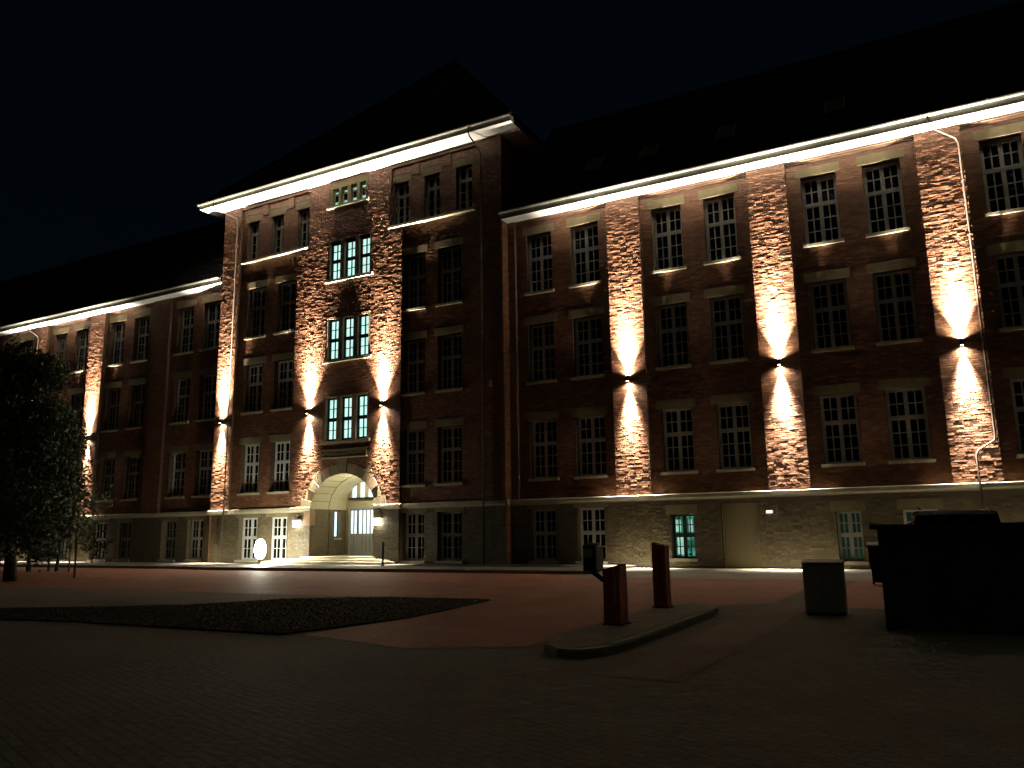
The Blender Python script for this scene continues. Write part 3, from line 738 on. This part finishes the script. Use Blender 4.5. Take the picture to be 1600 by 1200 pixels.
# ------------------------------------------------------------------ steps and setting
def poly_sheet(pts, z0, z1, k):
    mb = MB(); mb.prism(pts, z0, z1, k); return mb
mb = MB(); mb.poly([(-400, -150, 0), (400, -150, 0), (400, 400, 0), (-400, 400, 0)], 'cobble'); struct('ground', mb)
mb = MB(); mb.poly([(-90, 15.3, .004), (-12.2, 15.6, .004), (-9.04, 15.9, .004), (-8.57, 11.94, .004), (-8.75, 9.5, .004), (-6.44, 8.9, .004), (-5.05, 9.6, .004), (-5.0, 15.6, .004), (-4.0, 16.3, .004), (-3.3, 16.8, .004), (-3.3, 27, .004), (-90, 27, .004)], 'red_paving')
mb.poly([(-2.5, 16.35, .004), (24, 16.35, .004), (24, 24.4, .004), (-2.5, 24.4, .004)], 'red_paving'); struct('paving', mb)
mb = MB(); mb.poly([(-3.3, 8.0, .008), (-2.5, 8.0, .008), (-2.5, 24.4, .008), (-3.3, 24.4, .008)], 'grey_paving')
mb.poly([(-90, 12.6, .008), (-14.9, 12.5, .008), (-13.8, 14.5, .008), (-12.0, 15.58, .008), (-90, 15.28, .008)], 'grey_paving')
struct('path', mb)
# raised pavement along the building
mb = MB()
mb.prism([(-90, 26.75), (-33, 26.75), (-29.9, 26.2), (-11.2, 26.2), (-11.2, 31.5), (-90, 31.5)], 0, .12, 'dimmed_paving')
mb.poly([(-11.2, 24.4, .010), (24, 24.4, .010), (24, 31.3, .010), (-11.2, 31.3, .010)], 'pale_paving')
struct('pavement', mb)
mb = MB()
x = -80.0
while x < -11.3:
    y = 26.55 if x < -33 else (26.0 if x > -29.9 else 26.55-(x+33)*.177)
    x1 = x+.98; y1 = 26.55 if x1 < -33 else (26.0 if x1 > -29.9 else 26.55-(x1+33)*.177)
    mb.prism([(x+.005, y), (x1, y1), (x1, y1+.16), (x+.005, y+.16)], 0, .128, 'kerb'); x += 1.0
struct('kerb', mb)
mb = MB(); mb.box(-21.2, -12.4, 28.5, 30.35, .02, .125, 'soil'); struct('planting_strip', mb)
st = empty('entrance_steps', 'three broad pale stone steps leading to the arched entrance', 'steps')
for i, (a, b, y, z) in enumerate(((-30.0, -22.6, 29.35, .24), (-29.2, -22.9, 29.75, .345), (AX-AA-.35, AX+AA+.35, 30.10, .45))):
    mb = MB(); n = 4; s = (b-a)/n
    for j in range(n): mb.box(a+j*s+.003, a+(j+1)*s-.003, y, 30.36 if i < 2 else 30.36, .121 if i == 0 else z-.105, z, 'stone2')
    if i == 2:
        for j in range(3): mb.box(AX-AA+j*(2*AA/3)+.003, AX-AA+(j+1)*(2*AA/3)-.003, 30.361, PD-.002, .05, z, 'stone2')
    mb.build('step', st)
# planted bed with soil and grass
mb = MB(); bedp = [(-18.5, 10.3), (-16.64, 11.25), (-14.81, 12.4), (-13.76, 14.47), (-11.94, 15.5), (-9.15, 15.75), (-8.75, 13.35), (-8.62, 11.94), (-8.85, 10.23), (-9.05, 9.3), (-11.13, 9.3), (-14.13, 9.3), (-18.5, 8.6), (-40, 8.6), (-40, 10.3)]
mb.prism(bedp, 0, .03, 'soil'); struct('planting_bed', mb)
def inside(x, y, P):
    c = False; n = len(P)
    for i in range(n):
        (x0, y0), (x1, y1) = P[i], P[(i+1) % n]
        if (y0 > y) != (y1 > y) and x < (x1-x0)*(y-y0)/(y1-y0)+x0: c = not c
    return c
Q = []
while len(Q) < 16000:
    x, y = random.uniform(-22, -8.6), random.uniform(8.7, 15.8)
    if not inside(x, y, bedp): continue
    a = random.uniform(0, 6.28); h = random.uniform(.008, .025); w = .008; lx, ly = random.uniform(-.05, .05), random.uniform(-.05, .05)
    c_, s_ = math.cos(a)*w, math.sin(a)*w
    Q.append([(x-c_, y-s_, .03), (x+c_, y+s_, .03), (x+lx+c_*.3, y+ly+s_*.3, .03+h), (x+lx-c_*.3, y+ly-s_*.3, .03+h)])
tag(link('grass', quads('grass', np.array(Q), ['grass'])), 'low dark grass in the planting bed', 'grass', kind='stuff')
# traffic island
isl = [(-4.76, 9.75), (-4.62, 9.30), (-4.30, 8.98), (-4.0, 8.95), (-3.80, 9.25), (-3.74, 10.2), (-3.74, 14.0), (-3.86, 14.8), (-4.12, 15.2), (-4.5, 15.35), (-4.80, 15.0), (-4.92, 14.0), (-4.92, 10.4)]
ci0 = (-4.33, 12.1)
mb = MB(); mb.prism(isl, 0, .085, 'kerb'); mb.prism([(ci0[0]+(x-ci0[0])*.97, ci0[1]+(y-ci0[1])*.995) for x, y in isl], .0851, .10, 'kerb')
ci = (-4.33, 12.1); inner = [(ci[0]+(x-ci[0])*.72, ci[1]+(y-ci[1])*.95) for x, y in isl]
mb.prism(inner, .1005, .104, 'concrete')
struct('traffic_island', mb)

# ------------------------------------------------------------------ lamps
def light(name, kind, loc, W, color, parent=None, **kw):
    l = bpy.data.lights.new(name, kind); l.energy = W; l.color = color
    for k, v in kw.items(): setattr(l, k, v)
    o = bpy.data.objects.new(name, l); col.objects.link(o); o.location = loc
    if parent is not None: o.parent = parent
    return o
WARM = (1.0, 0.865, 0.67)
WARM2 = (1.0, 0.86, 0.67)
LV = {True: ((R(34), 62000, WARM2, .12, 2), (R(20), 34000, WARM2, .15, 4), (R(60), 25000, WARM, .145, 0), (R(150), 520, WARM, .11, 0)), False: ((R(34), 44000, WARM2, .12, 2), (R(20), 24000, WARM2, .15, 4), (R(48), 5200, WARM, .16, 0), (R(150), 260, WARM, .11, 0))}
lm = MB(); lm.box(-.06, .06, -.245, -.115, -.11, .11, 'black', .008); lamp_body = lm.mesh('body')
lm = MB(); lm.box(-.035, .035, -.115, .08, -.05, .05, 'black'); lamp_plate = lm.mesh('wall_bracket')
lm = MB(); lm.box(-.04, .04, -.23, -.13, .111, .114, 'lens'); lm.box(-.04, .04, -.23, -.13, -.114, -.111, 'lens'); lamp_lens = lm.mesh('lens')
def wall_lamp(x, pf, label, z=7.62, k=1.0, g='up-and-down lamps on the brick piers'):
    o = empty('wall_lamp', label, 'lamp', (x, pf-.03, z), g)
    link('body', lamp_body, o); link('wall_bracket', lamp_plate, o); link('lens', lamp_lens, o)
    for s in (1, -1):
        for (size, W, cc, off_, tl_) in LV[s > 0]:
            tl_ = R(tl_)
            rot = (math.pi-tl_, 0, 0) if s > 0 else (tl_, 0, 0)
            L = light('lamp_light', 'SPOT', (0, -off_+.03, s*.125), W*k*(1.25 if s > 0 else 1.1), cc, o, spot_size=size, spot_blend=1.0, shadow_soft_size=.03)
            L.rotation_euler = rot
    return o
for i, t in enumerate(['lit lamp on the first brick pier right of the central block', 'lit lamp on the pier above the ochre door', 'lit lamp on the pier with the crooked downpipe']):
    wall_lamp(-11.2+6.03*i, PF, t)
wall_lamp(-11.2+6.03*3, PF, 'lit lamp on the next pier beyond the crooked downpipe')
wall_lamp(-28.1, TF, 'lit lamp left of the arched entrance'); wall_lamp(-23.45, TF, 'lit lamp right of the arched entrance')
wall_lamp(-34.3, TF, 'lit lamp on the left corner pier of the central block')
wall_lamp(-46.63, PF, 'lit lamp on the left wing pier just right of the tree crown'); wall_lamp(-52.65, PF, 'lit lamp glimpsed through the leaves of the tree at far left')
# globe path lamp
gl = empty('path_lamp', 'glowing oval lamp on a short post left of the steps', 'lamp', (-29.4, 28.7, .12))
mb = MB(); mb.lathe([(.10, 0), (.10, .03), (.045, .05), (.04, .20), (.09, .24), (.09, .26)], 0, 0, 'black', 16); mb.build('post', gl)
mb = MB(); mb.lathe([(.02, .25)]+[(.27*math.sin(a), .73-.48*math.cos(a)) for a in np.linspace(.3, math.pi-.02, 16)], 0, 0, 'bulb', 24); mb.build('globe', gl)
# porch light
pl_ = empty('ceiling_lamp', 'round lamp under the vault of the arched porch', 'lamp', (AX+.6, 31.6, 4.10))
mb = MB(); mb.lathe([(0, .2), (.16, .2), (.16, 0), (.13, -.03), (0, -.05)], 0, 0, 'sign', 20); mb.build('shade', pl_)
light('lamp_light', 'POINT', (0, 0, -.25), 120, (1.0, .88, .62), pl_, shadow_soft_size=.12)
# small plates either side of the arch
for x0, l in ((-28.75, 'square lit lantern on the wall left of the arch'), (-24.1+.35, 'square lit lantern on the wall right of the arch')):
    o = empty('wall_lantern', l, 'lamp', (x0, TB-.03, 1.9), 'lanterns beside the arch')
    m2 = MB(); m2.box(.02, .32, -.24, .0, 0, .30, 'lantern', .015); m2.box(.06, .28, .0, .035, .05, .25, 'grey'); m2.build('panel', o)
    m2 = MB(); m2.box(0, .34, -.26, .036, .301, .325, 'grey'); m2.build('bracket', o)
o = empty('wall_plate', 'small bright rectangular plate right of the ochre door', 'sign', (-6.05, PB-.03, 2.02)); m2 = MB(); m2.box(0, .22, -.05, .035, 0, .10, 'plate', .006); m2.build('panel', o)
o = empty('wall_plate', 'small dull plate between green window and ochre door', 'sign', (-9.0+.05, PB-.03, 2.03)); m2 = MB(); m2.box(0, .20, -.05, .035, 0, .07, 'grey', .006); m2.build('panel', o)
o = empty('security_camera', 'small pale box high on the dark wall right of the entrance', 'camera', (-17.45, TF-.02, 7.85)); m2 = MB(); m2.box(-.05, .05, -.16, -.02, 0, .28, 'lightgrey', .01); m2.box(-.02, .02, -.03, .06, .10, .18, 'grey'); m2.build('housing', o)
# bollard by the steps
o = empty('bollard', 'slim dark post on the pavement right of the steps', 'bollard', (-21.75, 28.3, .12))
mb = MB(); mb.lathe([(.09, 0), (.09, .02), (.06, .04), (.055, .96), (.04, 1.0), (0, 1.02)], 0, 0, 'black', 16); mb.build('post', o)

# ------------------------------------------------------------------ parking machines
t = empty('barrier_post', 'squat red cabinet with a slanting top at the near end of the island', 'post', (-4.56, 11.6, .103))
mb = MB(); mb.box(-.16, .16, -.18, .18, 0, .02, 'black'); mb.build('foot', t)
mb = MB()
P0 = [(-.13, -.16), (.13, -.16), (.13, .16), (-.13, .16)]
lo_ = [(x, y, .02) for x, y in P0]; hi_ = [(-.13, -.16, .80), (.13, -.16, .87), (.13, .16, .87), (-.13, .16, .80)]
for i in range(4): mb.poly([lo_[i], lo_[(i+1) % 4], hi_[(i+1) % 4], hi_[i]], 'redbox')
mb.poly(hi_, 'redbox'); mb.box(.035, .075, -.168, -.161, .32, .80, 'grey'); mb.build('housing', t)
mb = MB(); mb.box(-.10, .0, -.166, -.161, .25, .62, 'redbox'); mb.build('door', t)
mb = MB(); mb.tube([(-.10, .05, .60), (-.22, .05, .64), (-.36, .05, .74), (-.42, .05, .82)], .038, 'black', 10); ar = mb.build('arm', t)
mb = MB(); mb.box(-.52, -.30, -.02, .22, .76, 1.16, 'black', .02); mb.box(-.298, -.262, .0, .20, .78, 1.14, 'sign'); mb.box(-.48, -.34, -.03, -.021, .98, 1.10, 'grey'); mb.build('card_reader', ar)
mb = MB(); mb.box(-.44, -.26, .04, .08, 1.16, 1.19, 'lightgrey'); mb.build('reader_lamp', ar)
t = empty('barrier_post', 'taller slim red post standing behind the squat red cabinet', 'post', (-4.74, 14.35, .103))
mb = MB(); mb.box(-.15, .15, -.15, .15, 0, .02, 'black'); mb.build('foot', t)
mb = MB(); P0 = [(-.125, -.12), (.125, -.12), (.125, .12), (-.125, .12)]
lo_ = [(x, y, .02) for x, y in P0]; hi_ = [(-.125, -.12, 1.14), (.125, -.12, 1.09), (.125, .12, 1.09), (-.125, .12, 1.14)]
for i in range(4): mb.poly([lo_[i], lo_[(i+1) % 4], hi_[(i+1) % 4], hi_[i]], 'redbox')
mb.poly(hi_, 'redbox'); mb.box(.02, .03, -.125, -.121, .3, 1.0, 'black'); mb.build('housing', t)
# utility cabinet
t = empty('utility_cabinet', 'low grey cabinet with a sloping lid beside the dark enclosure', 'cabinet', (-2.05, 15.0, .0))
mb = MB(); mb.box(-.32, .30, -.12, .22, 0, .05, 'concrete'); mb.build('plinth', t)
mb = MB(); mb.box(-.33, .31, -.15, .24, .05, .86, 'grey', .012); mb.box(-.015, -.010, -.153, -.15, .1, .8, 'black'); mb.build('body', t)
mb = MB(); mb.extx([(-.165, .862), (-.165, .885), (.25, .925), (.25, .862)], -.345, .325, 'lightgrey'); mb.build('lid', t)
# dark enclosure wall with coping
t = empty('enclosure', 'large dark walled bin enclosure at the right edge', 'enclosure', (0, 0, 0))
mb = MB(); mb.box(-1.0, 6.0, 13.1, 13.34, 0, 1.42, 'dark_render'); mb.box(-1.0, -.76, 13.34, 16.0, 0, 1.42, 'dark_render'); mb.box(-.76, 6.0, 15.76, 16.0, 0, 1.42, 'dark_render'); mb.build('wall', t)
mb = MB(); mb.box(-1.10, 6.05, 13.02, 13.42, 1.422, 1.50, 'dark_render'); mb.box(-1.10, -.66, 13.42, 16.08, 1.423, 1.50, 'dark_render'); mb.box(-.66, 6.05, 15.68, 16.08, 1.424, 1.50, 'dark_render'); mb.build('coping', t)
# waste bin further back
t = empty('waste_bin', 'upright dark bin standing behind the enclosure corner', 'bin', (-1.72, 22.9, .0))
mb = MB(); lo_ = [(-.22, -.24, .08), (.22, -.24, .08), (.22, .24, .08), (-.22, .24, .08)]; hi_ = [(x*1.22, y*1.22, .98) for x, y, z in lo_]
for i in range(4): mb.poly([lo_[i], lo_[(i+1) % 4], hi_[(i+1) % 4], hi_[i]], 'black')
mb.poly(lo_[::-1], 'black'); mb.poly(hi_, 'black'); mb.build('body', t)
mb = MB(); mb.extx([(-.32, .982), (-.32, 1.02), (-.05, 1.08), (.32, 1.06), (.32, .982)], -.30, .30, 'grey'); mb.build('lid', t)
for s in (-1, 1):
    mb = MB(); mb.tube([(s*.24-.025, .22, .10), (s*.24+.025, .22, .10)], .10, 'rubber', 16); mb.build('wheel', t)
# van parked behind the enclosure
t = empty('parked_van', 'dark parked van, only its roof showing above the enclosure', 'van', (.02, 19.0, 0))
mb = MB(); sec = [(-.86, .30), (-.90, .75), (-.88, 1.02), (-.80, 1.66), (-.77, 1.77), (-.68, 1.80), (.68, 1.80), (.77, 1.77), (.80, 1.66), (.88, 1.02), (.90, .75), (.86, .30)]
def secpts(y, sx, zk, z0=0): return [(x*sx, y, .30+(z-.30)*zk) for x, z in sec]
st_ = [(0, .93, .93), (.12, 1, .985), (1.2, 1, 1.0), (2.7, 1, .99), (3.1, 1, .93), (3.75, .98, .50), (4.35, .95, .42), (4.5, .88, .30)]
for (y0, s0, k0), (y1, s1, k1) in zip(st_, st_[1:]):
    A, B = secpts(y0, s0, k0), secpts(y1, s1, k1)
    for i in range(len(A)): mb.poly([A[i], A[(i+1) % len(A)], B[(i+1) % len(B)], B[i]], 'carpaint', True)
mb.poly(secpts(0, .93, .93)[::-1], 'carpaint'); mb.poly(secpts(4.5, .88, .30), 'carpaint'); bd = mb.build('body', t)
mb = MB(); mb.poly([(-.70, -.012, 1.08), (.70, -.012, 1.08), (.60, -.012, 1.56), (-.60, -.012, 1.56)], 'glass'); mb.build('rear_window', bd)
for s in (-1, 1):
    mb = MB(); mb.poly([(s*.885, .5, 1.06), (s*.885, 2.9, 1.06), (s*.775, 2.6, 1.56), (s*.775, .5, 1.56)], 'glass'); mb.build('side_window', bd)
    mb = MB(); mb.box(s*.74-.06, s*.74+.06, -.02, .0, .85, 1.1, 'redbox'); mb.build('tail_light', t)
    for y in (.85, 3.6):
        mb = MB(); mb.tube([(s*.80-.11, y, .33), (s*.80+.11, y, .33)], .33, 'rubber', 20); wv = mb.build('wheel', t)
        mb = MB(); mb.tube([(s*.92-.01, y, .33), (s*.92+.01, y, .33)], .19, 'zinc', 16); mb.build('rim', wv)
mb = MB(); mb.box(-.70, -.66, .4, 2.4, 1.83, 1.87, 'zinc'); mb.box(.66, .70, .4, 2.4, 1.83, 1.87, 'zinc'); mb.build('roof_rail', t)

# ------------------------------------------------------------------ trees
def tree(loc, H, rad, trunk_r, label, nleaf, crown_lo, seed, spread=1.0, lean=(0, 0)):
    rd = random.Random(seed)
    t = empty('tree', label, 'tree', loc, 'trees at the left')
    mb = MB(); pts = [(0, 0, -.05)]; n = 9
    for i in range(1, n): pts.append((lean[0]*i/n+rd.uniform(-.08, .08), lean[1]*i/n+rd.uniform(-.08, .08), H*.86*i/(n-1)))
    mb.tube(pts, [trunk_r*(1.25 if i == 0 else 1-.88*i/(n-1)) for i in range(n)], 'bark', 10)
    tips = []
    for i in range(26):
        z = H*(crown_lo+(.86-crown_lo)*(i+.5)/26); a = i*2.4+rd.uniform(-.4, .4)
        f = (z/H-crown_lo)/(1-crown_lo); L = rad*(1.05-.75*f**1.6)*rd.uniform(.65, 1.15)
        b0 = Vector((lean[0]*z/H, lean[1]*z/H, z)); d = Vector((math.cos(a), math.sin(a), rd.uniform(.15, .7)))
        P = [b0, b0+d*L*.35, b0+d*L*.7+Vector((0, 0, rd.uniform(-.1, .15))), b0+d*L+Vector((0, 0, rd.uniform(-.35, .1)))]
        mb.tube(P, [trunk_r*.34, trunk_r*.22, trunk_r*.13, .012], 'bark', 6)
        for k in range(5):
            q = P[1].lerp(P[3], rd.random()); e = q+Vector((rd.gauss(0, .5), rd.gauss(0, .5), rd.gauss(.05, .4)))*spread
            mb.tube([q, e], [.022, .006], 'bark', 5); tips.append(e)
        tips += [P[2], P[3]]
    mb.build('trunk', t)
    r2 = np.random.default_rng(seed); T = np.array([tuple(p) for p in tips])
    T = np.concatenate([T, T+r2.normal(0, .35, T.shape)])
    w = r2.random(len(T))**1.5+.08; w /= w.sum()
    C = T[r2.choice(len(T), nleaf, p=w)]+r2.normal(0, .27, (nleaf, 3))*np.array([1, 1, .8])
    u = r2.normal(size=(nleaf, 3)); u /= np.linalg.norm(u, axis=1)[:, None]
    v = r2.normal(size=(nleaf, 3)); v -= u*(u*v).sum(1)[:, None]; v /= np.linalg.norm(v, axis=1)[:, None]
    s = (.045+.05*r2.random(nleaf))[:, None]
    Vq = np.stack([C-u*s, C+v*s*.55, C+u*s, C-v*s*.55], 1)
    link('crown', quads('crown', Vq, ['leaf']), t)
    return t
tree((-30.3, 17.5, 0), 9.6, 1.75, .20, 'large dark leafy tree cut by the left edge', 36000, .10, 3, lean=(-1.0, .3))
tree((-36.9, 23.4, 0), 5.9, 1.25, .07, 'slim young tree between two posts in front of the left wing', 8000, .30, 5, lean=(.1, 0))
tree((-38.4, 23.0, 0), 8.4, 1.1, .09, 'young tree with dense crown behind the large tree', 18000, .14, 9)
t = empty('tree_stake', 'tall thin post right of the young trees', 'post', (-29.9, 19.7, 0)); mb = MB(); mb.tube([(0, 0, 0), (0, 0, 2.6), (0, 0, 2.62)], [.04, .035, .01], 'wood', 8); mb.build('pole', t)
t = empty('tree_stake', 'pair of wooden stakes with a rail holding the young tree', 'post', (-36.5, 23.2, 0))
for a, b in ((-.7, 0), (.7, .1)):
    mb = MB(); mb.tube([(a, b, 0), (a, b, 1.9)], .04, 'wood', 8); mb.build('pole', t)
mb = MB(); mb.box(-.75, .75, -.06, .0, 1.72, 1.80, 'wood'); mb.build('rail', t)

# ------------------------------------------------------------------ night sky
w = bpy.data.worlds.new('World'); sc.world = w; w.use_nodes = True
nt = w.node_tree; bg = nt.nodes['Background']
tc = nt.nodes.new('ShaderNodeTexCoord'); sp = nt.nodes.new('ShaderNodeSeparateXYZ'); nt.links.new(tc.outputs['Generated'], sp.inputs[0])
r_ = nt.nodes.new('ShaderNodeValToRGB'); nt.links.new(sp.outputs['Z'], r_.inputs[0])
el = r_.color_ramp.elements; el[0].position = 0.0; el[0].color = (.0008, .0025, .0037, 1); el[1].position = .75; el[1].color = (.0003, .0010, .0022, 1)
# added overhead fill glow, outside the view, to lift the dark foreground
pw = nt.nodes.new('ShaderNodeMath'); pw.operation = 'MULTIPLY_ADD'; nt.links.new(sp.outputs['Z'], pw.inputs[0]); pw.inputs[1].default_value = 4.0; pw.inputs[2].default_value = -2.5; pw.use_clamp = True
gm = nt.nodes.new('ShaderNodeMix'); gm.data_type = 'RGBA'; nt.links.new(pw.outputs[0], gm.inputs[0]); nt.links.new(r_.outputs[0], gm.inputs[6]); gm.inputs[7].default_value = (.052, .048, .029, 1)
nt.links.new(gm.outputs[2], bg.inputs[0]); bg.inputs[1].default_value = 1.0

# ------------------------------------------------------------------ camera
cd = bpy.data.cameras.new('camera'); cam = bpy.data.objects.new('camera', cd); col.objects.link(cam)
Rt = Vector((0.8783742, 0.4777328, -0.0151700)); U = Vector((0.1001343, -0.1528906, 0.9831570)); Fw = Vector((-0.4673670, 0.8650988, 0.1821326))
m4 = Matrix.Identity(4)
for i in range(3): m4[i][0], m4[i][1], m4[i][2] = Rt[i], U[i], -Fw[i]
m4.translation = Vector((0, 0, 1.47)); cam.matrix_world = m4
cd.sensor_width = 36; cd.lens = 1250.17/1600*36; cd.clip_start = .1; cd.clip_end = 1500
sc.camera = cam
sc.view_settings.view_transform = 'Standard'; sc.view_settings.look = 'None'; sc.view_settings.exposure = 0; sc.view_settings.gamma = 1
sc.cycles.use_denoising = True
sc.cycles.sample_clamp_indirect = 4
sc.cycles.max_bounces = 6
